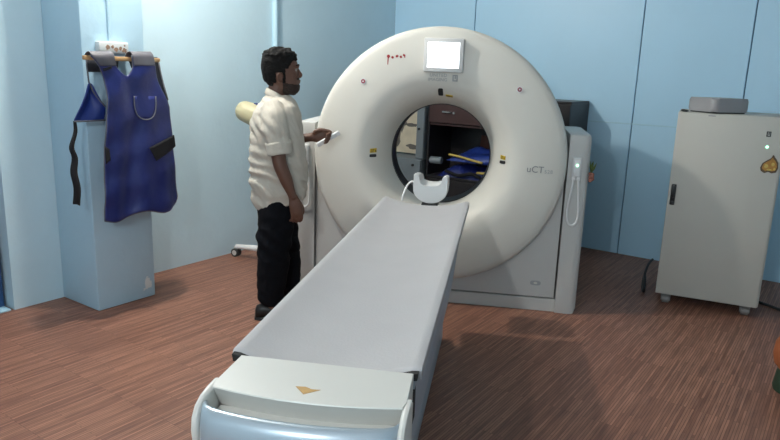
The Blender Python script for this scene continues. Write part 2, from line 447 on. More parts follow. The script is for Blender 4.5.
# pocket with grey edging, velcro patches
def on_front(px, py, lift=.004):
    p = ap(px, py); s = (px - 104) / (176 - 104); lo = (py - 55) / 165
    q = front_point(px, py, s, lo); q.x += lift; return q
bm = BM()
U_ = [(132.5, 96), (132.6, 103), (133.5, 110), (136.5, 116), (142, 119.2), (147.5, 118), (151.2, 113), (152.6, 105), (153, 96)]
grid(bm, [[on_front(132.6 + (153 - 132.6) * k / 8 + (1 if py > 108 else 0) * ((py - 108) / 11) * (4.5 - 9 * k / 8), py, .013) for k in range(9)] for py in (96, 100, 104, 108, 112, 116, 118.5)])
pk = link('pocket', bm, 'blue', apr, smooth='all', mods=[('SOLIDIFY', dict(thickness=.004, offset=1))])
piping(pk, spline([on_front(x, y, .0165) for x, y in U_], 4), .004, .002)
def patch(quad, n=6):
    a, b_, c, d_ = [Vector((x, y, 0)) for x, y in quad]
    b = BM(); rws = []
    for i in range(n + 1):
        l = a.lerp(d_, i / n); r = b_.lerp(c, i / n)
        rws.append([on_front(l.lerp(r, k / n).x, l.lerp(r, k / n).y, .014) for k in range(n + 1)])
    grid(b, rws); return link('velcro_patch', b, 'velcro', apr, smooth='all', mods=[('SOLIDIFY', dict(thickness=.004, offset=1))])
patch([(145, 147), (171.5, 134.5), (174.5, 146), (153, 160.5)])
patch([(103.9, 146), (108.2, 149), (109.2, 160), (104.2, 164)])
patch([(101.2, 68.6), (109.5, 66), (110.2, 68.2), (102.2, 71.4)])

# ------------------------------------------------------------------ the scanner gantry
GX, GZ = -.418, 1.033
gan = thing('scanner_gantry', 'large cream white ring-shaped scanner gantry with a round opening and lit screen', 'medical scanner', (GX, 4.48, 0))
OY = 4.48
PROF = [(.836, 4.56), (.848, 4.535), (.854, 4.50), (.855, 4.45), (.852, 4.425), (.845, 4.405), (.832, 4.394), (.80, 4.387), (.74, 4.381), (.68, 4.377), (.60, 4.3755),
        (.565, 4.377), (.53, 4.383), (.50, 4.394), (.47, 4.412), (.44, 4.440), (.415, 4.475), (.393, 4.52), (.374, 4.572), (.360, 4.625), (.350, 4.668)]
def prof_at(r):
    for (r0, y0), (r1, y1) in zip(PROF[3:-1], PROF[4:]):
        if r1 <= r <= r0:
            k = (r0 - r) / (r0 - r1); return y0 + (y1 - y0) * k, (y1 - y0) / (r1 - r0)
    return PROF[8][1], 0
def revolve(bm, prof, seg=160, cap=False):
    rings = [[Vector((r * math.cos(2 * PI * k / seg), y - OY, GZ + r * math.sin(2 * PI * k / seg))) for k in range(seg)] for r, y in prof]
    loft(bm, rings, cap)
bm = BM(); revolve(bm, PROF)
link('front_cover', bm, 'cover', gan, smooth='all')
bm = BM(); revolve(bm, [(.352, 4.662), (.345, 4.664), (.345, 4.84), (.352, 4.842), (.40, 4.80), (.40, 4.67), (.352, 4.662)], 96)
link('bore_ring', bm, 'black', gan, smooth=True, label='black ring lining the opening')
bm = BM(); revolve(bm, [(.352, 4.842), (.39, 4.95), (.48, 5.10), (.60, 5.20), (.78, 5.26), (.835, 5.22), (.845, 5.14), (.845, 4.58), (.836, 4.555), (.80, 4.555), (.80, 5.1), (.50, 5.0), (.39, 4.842), (.352, 4.842)], 128)
link('rear_housing', bm, 'housing', gan, smooth=True)
bm = BM(); prism(bm, [(-.852, .100), (.850, .100), (.850, 1.03)] + [(.70 * math.cos(a), GZ + .70 * math.sin(a)) for a in [-PI * k / 48 for k in range(49)]] + [(-.852, 1.03)], 4.475 - OY, 4.56 - OY, axis='y')
link('base_panel', bm, 'panelw', gan)
bm = BM(); box(bm, -.80, .80, 4.50 - OY, 4.62 - OY, .02, .30); box(bm, -.845, -.80, 4.5 - OY, 5.15 - OY, .02, 1.0); box(bm, .80, .845, 4.5 - OY, 5.15 - OY, .02, 1.0)
box(bm, -.8, .8, 4.62 - OY, 5.12 - OY, .02, .20)
link('base_frame', bm, 'gap', gan)
link('plinth', boxm(-.853, .862, 4.47 - OY, 4.56 - OY, 0, .090, bev=.004), 'panelw', gan)
link('rear_base', boxm(-.78, .78, 5.13 - OY, 5.17 - OY, .02, .35, bev=.004), 'housing', gan)
def column(sx):
    b = BM()
    a0, a1 = .862, 1.005
    prof = [(a0, 4.455 - OY), (a0 + .085, 4.447 - OY), (a1 - .030, 4.452 - OY), (a1 - .010, 4.47 - OY), (a1, 4.51 - OY), (a1, 5.10 - OY), (a1 - .03, 5.15 - OY), (a0, 5.15 - OY)]
    rings = []
    for z, sh in ((0, -.012), (.03, 0), (.6, 0), (1.18, 0), (1.212, -.004), (1.228, -.014), (1.232, -.03)):
        cx, cy = (a0 + a1) / 2, 4.8 - OY
        rings.append([Vector((sx * (cx + (x - cx) * (1 + sh * 8 if x > cx else 1)), cy + (y - cy) * (1 + sh * 1.2), z + (.006 if z > 1.1 else 0) * (y - cy))) for x, y in prof])
    loft(b, rings)
    return link('side_column', b, 'panelw', gan, smooth=True)
column(1); column(-1)

def face_frame(x, z):
    """frame on the front cover at world x, z: local x = right, y = up, z = out"""
    dx, dz = x - GX, z - GZ; r = math.hypot(dx, dz); y, sl = prof_at(r)
    nrm = Vector((sl * dx / r, -1, sl * dz / r)).normalized()
    rgt = Vector((1, 0, 0)); rgt = (rgt - nrm * rgt.dot(nrm)).normalized()
    upv = nrm.cross(rgt)
    o = Vector((dx, y - OY, z))
    return Matrix(((rgt.x, upv.x, nrm.x, o.x), (rgt.y, upv.y, nrm.y, o.y), (rgt.z, upv.z, nrm.z, o.z), (0, 0, 0, 1)))
# screen
scm = face_frame(-.402, 1.703)
bm = BM(); box(bm, -.128, .128, -.106, .106, -.02, .035, bev=.008)
scr = link('screen_unit', xform(bm, scm), 'frame', gan, smooth=True)
bm = BM(); box(bm, -.102, .102, -.080, .080, .030, .0362)
pn = link('lit_panel', xform(bm, scm), 'screen', scr, label='bright white glowing display')
bm = BM()
for k in range(4): box(bm, -.070 + k * .010, -.063 + k * .010, .060, .064, .0362, .0366)
link('status_text', xform(bm, scm), 'inkl', scr)
# lettering under it
m4 = face_frame(-.432, 1.577)
link('lettering', xform(text_mesh('UNITED', .030, spacing=1.08), m4 @ Matrix.Translation((0, .0, .0012))), 'inkl', gan)
m4 = face_frame(-.437, 1.549)
link('lettering', xform(text_mesh('IMAGING', .030, spacing=1.0), m4 @ Matrix.Translation((0, 0, .0012))), 'inkl', gan)
m4 = face_frame(-.322, 1.563)
bm = BM(); box(bm, -.018, -.010, -.016, .02, 0, .0015); box(bm, -.018, .016, -.022, -.014, 0, .0015); box(bm, .008, .016, -.02, .02, 0, .0015); box(bm, -.004, .004, -.006, .02, 0, .0015); box(bm, -.010, .008, .014, .02, 0, .0015)
link('emblem', xform(bm, m4), 'inkl', gan)
# name on the right side of the cover
m4 = face_frame(.232, .997)
link('lettering', xform(text_mesh('uCT', .062, spacing=1.0), m4 @ Matrix.Rotation(-.03, 4, 'Z') @ Matrix.Translation((0, 0, .0012))), 'ink', gan)
m4 = face_frame(.318, .986)
link('lettering', xform(text_mesh('528', .034, spacing=1.1), m4 @ Matrix.Translation((0, 0, .0012))), 'inkl', gan)
# round marker lamps
for (x, z) in ((-.929, 1.521), (.093, 1.506)):
    m4 = face_frame(x, z)
    bm = BM(); cyl(bm, (0, 0, -.004), (0, 0, .004), .020, 24); b_ = link('marker_ring', xform(bm, m4), 'frame', gan, smooth=True)
    bm = BM(); cyl(bm, (0, 0, .003), (0, 0, .006), .0145, 20); l_ = link('marker_lamp', xform(bm, m4), 'lamp', b_, smooth=True)
    bm = BM(); cyl(bm, (0, 0, .0055), (0, 0, .0072), .005, 12); link('lens', xform(bm, m4), 'frame', l_)
# red powder marks
m4 = face_frame(-.715, 1.684)
bm = BM()
for (x, y, r) in ((-.050, .004, .0125), (-.022, -.004, .0095), (.006, .006, .0095), (.032, .002, .0085), (.052, .013, .0075)):
    prism(bm, [(x + r * math.cos(q) * random.uniform(.7, 1.15), y + r * math.sin(q) * random.uniform(.7, 1.15)) for q in [i * PI / 5 for i in range(10)]], -.001, .0012)
prism(bm, [(-.056, .0), (-.047, 0), (-.051, -.05), (-.055, -.05)], -.001, .0012)
prism(bm, [(.05, .017), (.062, .016), (.061, -.004), (.057, -.004)], -.001, .0012)
link('red_marks', xform(bm, m4), 'red', gan)
# laser windows and their warning labels round the funnel
def pill(m4, a, b, h, m, nm, z0=-.012, p=4):
    b_ = BM(); prism(b_, ellipse_pts(0, 0, a, b, 24, p), z0, h); return link(nm, xform(b_, m4), m, gan, smooth=True)
pill(face_frame(-.418, 1.468), .0165, .036, .004, 'black', 'laser_window', p=5)
pill(face_frame(-.862, 1.023), .027, .0105, .004, 'black', 'laser_window', p=5)
pill(face_frame(.018, 1.026), .027, .0105, .004, 'black', 'laser_window', p=5)
def warn(x, z, w, h):
    m4 = face_frame(x, z)
    b_ = BM(); box(b_, -w, w, -h, h, -.006, .0015); o = link('warning_label', xform(b_, m4), 'yellow', gan)
    b_ = BM()
    box(b_, -w * .75, w * .35, h * .35, h * .6, .001, .0022); box(b_, -w * .75, w * .35, -h * .25, h * .0, .001, .0022); box(b_, -w * .75, w * .1, -h * .75, -h * .55, .001, .0022)
    prism(b_, [(w * .5, -h * .6), (w * .95, -h * .6), (w * .72, h * .5)], .001, .0022)
    link('label_print', xform(b_, m4), 'black', o)
warn(-.860, 1.058, .027, .0145); warn(.018, 1.058, .025, .013); warn(-.362, 1.444, .024, .013)
# badge on the base
bm = BM(); prism(bm, ellipse_pts(.72, .197, .036, .017, 24, 3), 4.4745 - OY, 4.476 - OY, axis='y'); link('base_badge', bm, 'inkl', gan)
bm = BM(); prism(bm, ellipse_pts(.72, .197, .013, .008, 20, 2), 4.4738 - OY, 4.476 - OY, axis='y'); link('badge_mark', bm, 'cover', gan)

# hand controls docked on the columns, each with its hanging loop of white cord
def hand_control(x, y, label):
    h = thing('hand_control', label, 'remote control', (x, y, .93), 0, 'hand controls docked on the scanner columns')
    link('dock', boxm(-.030, .030, -.012, 0, .0, .155, bev=.006), 'frame', h, smooth=True)
    b = BM(); box(b, -.022, .022, -.028, -.010, .03, .148, bev=.008); hs = link('handset', b, 'white', h, smooth=True)
    b = BM(); cyl(b, (0, -.028, .105), (0, -.031, .105), .009, 16); link('button', b, 'led' if x > 0 else 'grey', hs)
    for s in (-.016, .016):
        b = BM(); box(b, s - .011, s + .011, -.024, -.004, .002, .028, bev=.005); link('plug', b, 'white', h, smooth=True)
    b = BM()
    tube(b, spline([(-.016, -.016, .006), (-.022, -.014, -.06), (-.034, -.012, -.16), (-.036, -.012, -.23), (-.022, -.012, -.285), (.006, -.012, -.298), (.030, -.012, -.27), (.034, -.012, -.2), (.026, -.013, -.1), (.016, -.016, .006)], 7), .0075, 8)
    link('cord', b, 'white', h, smooth='all')
    return h
hand_control(.500, 4.447, 'grey hand control with looped white cord on the right scanner column')
hand_control(-1.345, 4.447, 'grey hand control docked on the left scanner column, partly hidden by the person')
# little bunch tied to the column's edge
t = thing('dried_bunch', 'little bunch of green leaves and dried petals on the scanner column edge', 'flowers', (.592, 4.47, .97))
bm = BM()
for k in range(9):
    a = random.uniform(-.7, .7); L_ = random.uniform(.05, .085); tip = Vector((.012 + .035 * math.sin(a), -.01 - random.uniform(0, .02), .02 + L_))
    b0 = Vector((.004, -.008, .01)); mid = b0.lerp(tip, .5) + Vector((0, -.006, 0)); s = Vector((.007, .003, -.002))
    v = [bm.verts.new(p) for p in (b0, mid + s, tip, mid - s)]; bm.faces.new(v)
link('leaves', bm, 'leaf', t, mods=[('SOLIDIFY', dict(thickness=.002))])
bm = BM()
for k in range(12): ball(bm, (random.uniform(-.006, .014), random.uniform(-.025, -.006), random.uniform(-.055, .012)), random.uniform(.009, .014), seg=8)
link('petals', bm, 'petal', t, smooth='all')

# ------------------------------------------------------------------ the patient table
TX = -.42
tab = thing('patient_table', 'long narrow patient table with grey concave mattress leading into the scanner', 'examination table', (TX, 2.4, 0))
TY = 2.4
def pad_z(x, y):
    k = (abs(x) / .258)
    z = .856 - .046 * (1 - k ** 2.2)
    if k > .93: z -= .010 * ((k - .93) / .07) ** 2
    return z
ys = [1.577, 1.585, 1.6] + [1.6 + (3.88 - 1.6) * i / 40 for i in range(1, 41)] + [3.893, 3.9]
rings = []
NX = 36
for i, y in enumerate(ys):
    e = .006 if i in (0, len(ys) - 1) else 0
    topl = [Vector((-.258 + .516 * k / NX, y - TY, pad_z(-.258 + .516 * k / NX, y) - e)) for k in range(NX + 1)]
    bot = [Vector((.258 - .516 * k / NX, y - TY, pad_z(.258 - .516 * k / NX, y) - .022 + e - (.012 if abs(.258 - .516 * k / NX) > .243 else 0))) for k in range(NX + 1)]
    rings.append(topl + bot)
bm = BM(); loft(bm, rings)
link('mattress', bm, 'pad', tab, smooth=True, label='grey fabric mattress')
# body under the mattress, tapering up at the scanner end
rings = []
for y, zb in ((1.57, .565), (1.6, .56), (3.0, .56), (3.1, .575), (3.35, .645), (3.6, .715), (3.78, .765), (3.86, .785)):
    zt = .815
    s = [(-.243, zt), (-.243, zt - .03), (-.238, max(zb + .03, .76)), (-.232, zb + .01), (-.22, zb), (.22, zb), (.232, zb + .01), (.238, max(zb + .03, .76)), (.243, zt - .03), (.243, zt), (.23, zt), (.17, .795), (-.17, .795), (-.23, zt)]
    rings.append([Vector((x, y - TY, z)) for x, z in s])
bm = BM(); loft(bm, rings)
link('table_body', bm, 'body', tab, smooth=True)
bm = BM()
for sx in (-1, 1):
    xs = [.10 + .153 * k / 8 for k in range(9)]
    ol = [(sx * x, pad_z(x, 0) - .007) for x in xs] + [(sx * .250, .822), (sx * .10, .80)]
    prism(bm, ol, 1.558 - TY, 1.582 - TY, axis='y')
box(bm, -.236, .243, 1.552 - TY, 1.60 - TY, .70, .792)
link('end_gap', bm, 'gap', tab)
# end cover with the grip
def bow(x): return .028 * (x / .233) ** 2
CXo = .008
outline = [(CXo - .233, 1.556 - TY), (CXo - .238, 1.40 - TY)]
fr = [(CXo + x, 1.345 + bow(x) - TY) for x in [-.232 + .464 * k / 20 for k in range(21)]]
outline += fr + [(CXo + .238, 1.40 - TY), (CXo + .233, 1.556 - TY)]
bm = BM()
def under(z): return [Vector((x, y + (max(0, .843 - z) * .55 if y < 1.395 - TY else 0), z)) for x, y in outline]
loft(bm, [under(z) for z in (.52, .72, .78, .833)] + [[Vector((x, y, .840)) for x, y in outline], [Vector((CXo + (x - CXo) * .994, (y - (1.45 - TY)) * .985 + 1.45 - TY, .843)) for x, y in outline]])
ec = link('end_cover', bm, 'tcover', tab, smooth=True, label='pale smooth cover on the near end')
rings = []
for k in range(25):
    x = -.240 + .480 * k / 24; e = abs(x) / .240
    y0 = 1.262 + .034 * e ** 2 + (.035 * max(0, (e - .86) / .14) ** 2)
    h = 1.0
    sec = [(.034, .795), (.032, .812), (.024, .824), (.012, .829), (-.002, .824), (-.012, .806), (-.018, .780), (-.018, .752), (-.010, .722), (.006, .704), (.024, .70), (.034, .72)]
    rings.append([Vector((CXo + x, y0 + a * h - TY, z)) for a, z in sec])
bm = BM(); loft(bm, rings)
link('grip', bm, 'grip', ec, smooth='all', label='rounded silver blue grip bar')
bm = BM()
prism(bm, [(CXo - .232 + .464 * k / 20, 1.300 + bow(-.232 + .464 * k / 20) * 1.0 - TY) for k in range(21)] + [(CXo + .232, 1.40 - TY), (CXo - .232, 1.40 - TY)], .50, .700)
prism(bm, [(CXo - .225, 1.40 - TY), (CXo + .225, 1.40 - TY), (CXo + .225, 1.285 - TY), (CXo - .225, 1.285 - TY)], .70, .780)
for sx in (-1, 1):      # cheeks carrying the bar, rounded at the front
    rings = []
    for xo, ins in ((.231, .008), (.235, .002), (.241, .0), (.247, .003), (.250, .012)):
        pr = [(1.42, .842), (1.37, .842), (1.335, .838), (1.305, .826), (1.288, .805), (1.283, .775), (1.288, .745), (1.31, .71), (1.33, .62), (1.34, .55), (1.42, .55)]
        rings.append([Vector((CXo + sx * xo, y - TY + (ins if y < 1.4 else 0), z - ins * .7)) for y, z in pr])
    loft(bm, rings)
link('lower_shell', bm, 'tcover', ec, smooth=True)
bm = BM(); prism(bm, [(-.030, 1.418 - TY), (.0, 1.384 - TY), (.034, 1.414 - TY), (.012, 1.412 - TY), (-.006, 1.421 - TY)], .8425, .8438)
link('sticker', bm, 'tan', ec, label='small tan sticker')
# pedestal
bm = BM()
for k in range(9): box(bm, -.15, .14, 1.70 - TY + .004 * (k % 2), 3.72 - TY - .004 * (k % 2), .12 + .05 * k, .165 + .05 * k, bev=.008, seg=1)
link('bellows', bm, 'grey', tab)
bm = BM(); box(bm, -.17, .15, 1.65 - TY, 3.80 - TY, 0, .13, bev=.02)
link('foot', bm, 'body', tab, smooth=True)
# head holder
hh = thing('head_holder', 'pale grey U-shaped head holder at the far end of the mattress', 'head rest', (-.405, 3.935, .80))
outer = [(-.104, .185), (-.106, .11)] + [(.106 * math.cos(a), .10 + .088 * math.sin(a)) for a in [PI + PI * k / 16 for k in range(1, 16)]] + [(.106, .11), (.104, .178)]
inner = [(.092, .184), (.074, .176), (.066, .14), (.052, .128), (.03, .122), (0, .120), (-.03, .122), (-.052, .128), (-.066, .14), (-.074, .182), (-.092, .190)]
rings = []
for y, s, hk in ((.004, .97, 1), (.015, 1, 1), (.08, 1.0, .98), (.14, .98, .92), (.195, .95, .84), (.205, .93, .82)):
    rings.append([Vector((x * s, y, .10 + (z - .10) * (hk if z > .13 else 1) * s)) for x, z in outer + inner])
bm = BM(); loft(bm, rings)
link('shell', bm, 'frame', hh, smooth=True)
link('mounting_tongue', boxm(-.05, .05, .002, .10, -.008, .012, bev=.004), 'black', hh)
bm = BM(); tube(bm, spline([(-.165, -.04, .03), (-.158, -.02, .07), (-.140, .03, .12), (-.118, .06, .135), (-.104, .07, .12)], 6), .0055, 8)
link('cord', bm, 'white', hh, smooth='all', label='white cord at the left side')

# ------------------------------------------------------------------ equipment cabinet at the right
ca = math.radians(-15.3)
cab = thing('equipment_cabinet', 'tall cream metal equipment cabinet on casters, right of the scanner', 'cabinet', (1.191, 4.88, 0), ca)
cw, cd = .668, .58
bm = BM(); box(bm, 0, cw, .022, cd, .072, 1.387, bev=.006); link('body', bm, 'cabs', cab, smooth=True)
bm = BM(); box(bm, .001, cw - .012, 0, .020, .074, 1.384, bev=.004); dr = link('door', bm, 'cabw', cab, smooth=True)
bm = BM(); box(bm, .018, .050, -.010, .004, .735, .885, bev=.006); hd = link('handle', bm, 'black', dr, smooth=True)
bm = BM(); box(bm, .024, .044, -.024, -.008, .79, .875, bev=.006); box(bm, .020, .047, -.020, -.006, .745, .765, bev=.005); link('lever', bm, 'black', hd, smooth=True)
bm = BM(); box(bm, .545, .552, -.001, .001, 1.255, 1.29); box(bm, .545, .572, -.001, .001, 1.255, 1.262); box(bm, .565, .572, -.001, .001, 1.26, 1.29); box(bm, .556, .562, -.001, .001, 1.268, 1.29); box(bm, .55, .567, -.001, .001, 1.284, 1.29)
xform(bm, Matrix.Translation((.006, 0, 0)))
link('emblem', bm, 'black', dr)
bm = BM(); ball(bm, (.566, -.001, 1.188), .009, sy=.5, seg=14); link('indicator_light', bm, 'led', dr, smooth='all', label='small lit green light')
# ornamental sticker: a rounded gold shape with a pointed top
so = [(.599 + (x - .549) * 1.12, z - .006 - max(0, z - 1.12) * .5) for x, z in [(.505, 1.035), (.50, 1.055), (.508, 1.085), (.528, 1.105), (.545, 1.118), (.553, 1.14), (.556, 1.165), (.562, 1.166), (.568, 1.14), (.578, 1.118), (.59, 1.095), (.594, 1.06), (.586, 1.03), (.565, 1.022), (.545, 1.03), (.525, 1.020)]]
bm = BM(); prism(bm, so, -.003, .0005, axis='y'); st = link('sticker', bm, 'gold2', dr, label='gold and brown ornamental sticker')
cx, cz = .599, 1.070
bm = BM(); prism(bm, [(cx + (x - cx) * .80, cz + (z - cz) * .74) for x, z in so], -.0042, -.0028, axis='y'); g1 = link('sticker_print', bm, 'gold', st)
bm = BM()
for (x, z, a, b) in ((.578, 1.062, .012, .014), (.616, 1.076, .010, .012), (.598, 1.039, .016, .006), (.628, 1.046, .007, .009)):
    prism(bm, ellipse_pts(x, z, a, b, 12), -.0052, -.004, axis='y')
link('sticker_accent', bm, 'goldy', st)
bm = BM(); box(bm, .19, .235, -.0006, .001, 1.368, 1.374); link('small_print', bm, 'ink', dr)
for (x, y) in ((.075, .052), (cw - .075, .052), (.07, cd - .07), (cw - .07, cd - .07)):
    bm = BM(); box(bm, x - .03, x + .03, y - .03, y + .03, .062, .073, bev=.003); box(bm, x - .034, x - .027, y - .024, y + .02, .018, .065); box(bm, x + .024, x + .031, y - .024, y + .02, .018, .065)
    cs = link('caster', bm, 'castd', cab, smooth=True)
    bm = BM(); cyl(bm, (x - .025, y - .010, .030), (x + .022, y - .010, .030), .030, 24); link('wheel', bm, 'castd', cs, smooth=True)
# small grey unit on its top
un = thing('grey_box', 'low rounded grey plastic box sitting on top of the cream cabinet', 'device', (1.472, 4.985, 1.388), math.radians(28))
bm = BM(); prism(bm, ellipse_pts(0, 0, .155, .135, 40, 7), .008, .100, bev=.018); link('housing', bm, 'grey', un, smooth=True)
bm = BM(); prism(bm, ellipse_pts(0, 0, .146, .126, 32, 6), 0, .010); link('base', bm, 'rubber', un)
bm = BM(); tube(bm, spline([(.060, .06, 1.393), (.03, .08, 1.398), (.018, .06, 1.396), (.03, .03, 1.393), (.055, .02, 1.393)], 6), .005, 8)
c = link('cable', bm, 'rubber', smooth='all', loc=(1.191, 4.88, 0), rotz=ca); tag(c, 'short black cable lying on cabinet top beside the grey box', 'cable')
bm = BM(); tube(bm, spline([(1.29, 5.50, .16), (1.21, 5.28, .17), (1.150, 5.10, .12), (1.135, 5.04, .05), (1.16, 5.10, .014), (1.25, 5.50, .012)], 7), .009, 8)
tag(link('power_cable', bm, 'rubber', smooth='all'), 'dark looped power cable behind the cabinet near the left caster', 'cable')
bm = BM(); tube(bm, spline([W(-.56, 5.50, .05), W(-.5, 5.48, .012), W(-.30, 5.36, .010), W(-.05, 5.2, .010), W(.4, 5.05, .010)], 7), .010, 8)
tag(link('floor_cable', bm, 'rubber', smooth='all'), 'dark cable lying on the floor right of the cream cabinet', 'cable')

# ------------------------------------------------------------------ things behind the scanner
CU = 5.64
cup = thing('wooden_cupboard', 'dark brown wooden cupboard with a drawer behind the scanner, side nearly black', 'cupboard', W(-2.776, CU, 0), -TH)  # side panels have a near-black colour of their own
hw = .726
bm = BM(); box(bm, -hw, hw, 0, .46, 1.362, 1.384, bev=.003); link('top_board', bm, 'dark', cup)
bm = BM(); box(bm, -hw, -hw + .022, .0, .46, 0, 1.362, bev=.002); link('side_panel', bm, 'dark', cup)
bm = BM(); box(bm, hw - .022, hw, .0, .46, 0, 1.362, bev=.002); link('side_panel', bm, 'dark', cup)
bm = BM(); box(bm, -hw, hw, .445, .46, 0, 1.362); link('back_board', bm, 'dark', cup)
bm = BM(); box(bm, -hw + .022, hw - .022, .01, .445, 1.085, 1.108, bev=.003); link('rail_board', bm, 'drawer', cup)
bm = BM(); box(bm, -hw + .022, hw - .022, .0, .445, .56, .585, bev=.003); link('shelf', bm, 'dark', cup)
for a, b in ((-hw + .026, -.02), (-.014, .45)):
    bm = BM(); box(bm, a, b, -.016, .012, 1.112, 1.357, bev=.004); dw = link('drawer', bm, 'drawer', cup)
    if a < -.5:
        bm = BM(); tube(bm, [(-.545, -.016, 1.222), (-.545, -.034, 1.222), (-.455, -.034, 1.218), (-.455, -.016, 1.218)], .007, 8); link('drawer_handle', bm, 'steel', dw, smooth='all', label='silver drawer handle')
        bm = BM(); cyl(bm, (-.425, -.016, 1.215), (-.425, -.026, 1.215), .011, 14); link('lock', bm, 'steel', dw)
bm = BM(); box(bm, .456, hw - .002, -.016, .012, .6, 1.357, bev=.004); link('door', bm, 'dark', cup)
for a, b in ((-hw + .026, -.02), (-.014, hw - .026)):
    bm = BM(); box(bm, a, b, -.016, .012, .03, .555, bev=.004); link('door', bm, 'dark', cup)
# folded aprons heaped on its shelf
def heap(x0, x1, y0, y1, z0, z1, m, seed, nx=26, ny=14):
    b = BM(); rws = []
    for j in range(ny + 1):
        r = []
        for i in range(nx + 1):
            s, t = i / nx, j / ny
            edge = min(1, 5 * min(s, 1 - s)) ** .5 * min(1, 4 * min(t, 1 - t)) ** .5
            p = Vector((x0 + (x1 - x0) * s, y0 + (y1 - y0) * t, 0))
            h = z0 + (z1 - z0) * edge * (.72 + .5 * noise.noise(Vector((p.x * 5 + seed, p.y * 6, seed)))) + .02 * noise.noise(Vector((p.x * 16, p.y * 14, seed * 2)))
            p.z = max(z0, h); p.x += .02 * noise.noise(Vector((p.y * 9, seed, 3))); r.append(p)
        rws.append(r)
    g = grid(b, rws)
    # close underneath
    rim = g[0] + [r[-1] for r in g[1:]] + g[-1][-2::-1] + [r[0] for r in g[-2:0:-1]]
    low = [b.verts.new((v.co.x, v.co.y, z0)) for v in rim]
    n = len(rim)
    for i in range(n): b.faces.new((rim[i], rim[(i + 1) % n], low[(i + 1) % n], low[i]))
    b.faces.new(low); return b
fa = thing('folded_apron', 'bright blue folded apron on top of heap seen through the scanner opening', 'apron', W(-2.98, CU + .19, .748), -TH, None)
link('cloth', heap(-.30, .32, -.17, .18, 0, .115, 'blue2', 2.3), 'blue2', fa, smooth='all')
bm = BM(); tube(bm, spline([(-.29, -.14, .055), (-.16, -.172, .05), (-.02, -.178, .03), (.10, -.175, .012)], 5), .012, 8); link('yellow_band', bm, 'goldy', fa, smooth='all', label='yellow band')
fb = thing('folded_apron', 'darker blue apron folded at the bottom of the heap in the scanner opening', 'apron', W(-3.02, CU + .19, .587), -TH, None)
link('cloth', heap(-.36, .36, -.185, .19, 0, .13, 'blue', 5.1), 'blue', fb, smooth='all')
bm = BM(); tube(bm, spline([(.10, -.192, .075), (.18, -.20, .08), (.27, -.197, .085)], 5), .012, 8); link('yellow_band', bm, 'goldy', fb, smooth='all', label='yellow band')
bm = BM(); tube(bm, spline([(-.25, -.19, .06), (-.1, -.205, .03), (.05, -.205, .06), (.14, -.2, .03)], 5), .016, 8); link('black_strap', bm, 'velcro', fb, smooth='all')
bm = BM(); tube(bm, [(-.0, -.11, 0), (.006, -.11, .0), (.12, -.09, .0), (.126, -.09, 0)], [.022, .036, .036, .022], 18)
tag(link('foam_roll', bm, 'locker', smooth=True, loc=W(-3.46, CU + .12, .735), rotz=-TH), 'short grey foam roll on the left end of the heap in the cupboard', 'roll')
bm = BM(); box(bm, -.24, .24, -.012, .012, -.11, .11, bev=.004, mtx=Matrix.Rotation(.07, 4, 'Y'))
tag(link('wooden_board', bm, 'dwood2', smooth=True, loc=W(-2.87, CU + .405, .86), rotz=-TH), 'reddish brown board leaning in cupboard behind the blue aprons', 'board')
# grey locker and the printed sheet at its left
lk = thing('steel_locker', 'grey steel locker left of the cupboard seen through the scanner opening', 'locker', W(-3.86, 5.57, 0), -TH)
bm = BM(); box(bm, -.34, .335, .02, .45, 0, .73, bev=.004); link('body', bm, 'locker', lk)
for a, b in ((-.336, -.01), (.0, .331)):
    bm = BM(); box(bm, a, b, 0, .02, .02, .725, bev=.003); dd = link('door', bm, 'locker', lk)
    bm = BM(); cyl(bm, ((a + b) / 2 + .08, 0, .67), ((a + b) / 2 + .08, -.012, .67), .013, 14); link('lock', bm, 'black', dd)
lk2 = thing('steel_locker', 'tall narrow grey steel unit beside the cupboard in the scanner opening', 'locker', W(-3.565, 5.60, .735), -TH)
bm = BM(); box(bm, -.045, .045, .012, .42, 0, .72, bev=.004); link('body', bm, 'locker', lk2)
bm = BM(); box(bm, -.042, .042, 0, .012, .006, .714, bev=.003); dd = link('door', bm, 'locker', lk2)
bm = BM(); cyl(bm, (-.01, 0, .30), (-.01, -.012, .30), .012, 14); link('lock', bm, 'black', dd)
sh = thing('printed_sheet', 'beige sheet with dark smudged picture seen at the left of scanner opening', 'poster', W(-3.86, 5.86, .745), -TH)
link('sheet', boxm(-.40, .245, 0, .012, 0, .72, bev=.002), 'sheet', sh)
bm = BM()
for (x, z, a, b) in ((-.12, .36, .09, .17), (-.06, .52, .08, .05), (-.16, .15, .06, .13), (.02, .30, .10, .022), (.05, .07, .09, .03)):
    prism(bm, [(x + a * math.cos(q) * random.uniform(.6, 1.15), z + b * math.sin(q) * random.uniform(.6, 1.15)) for q in [i * PI / 8 for i in range(16)]], -.002, .001, axis='y')
link('picture', bm, 'smudge', sh)

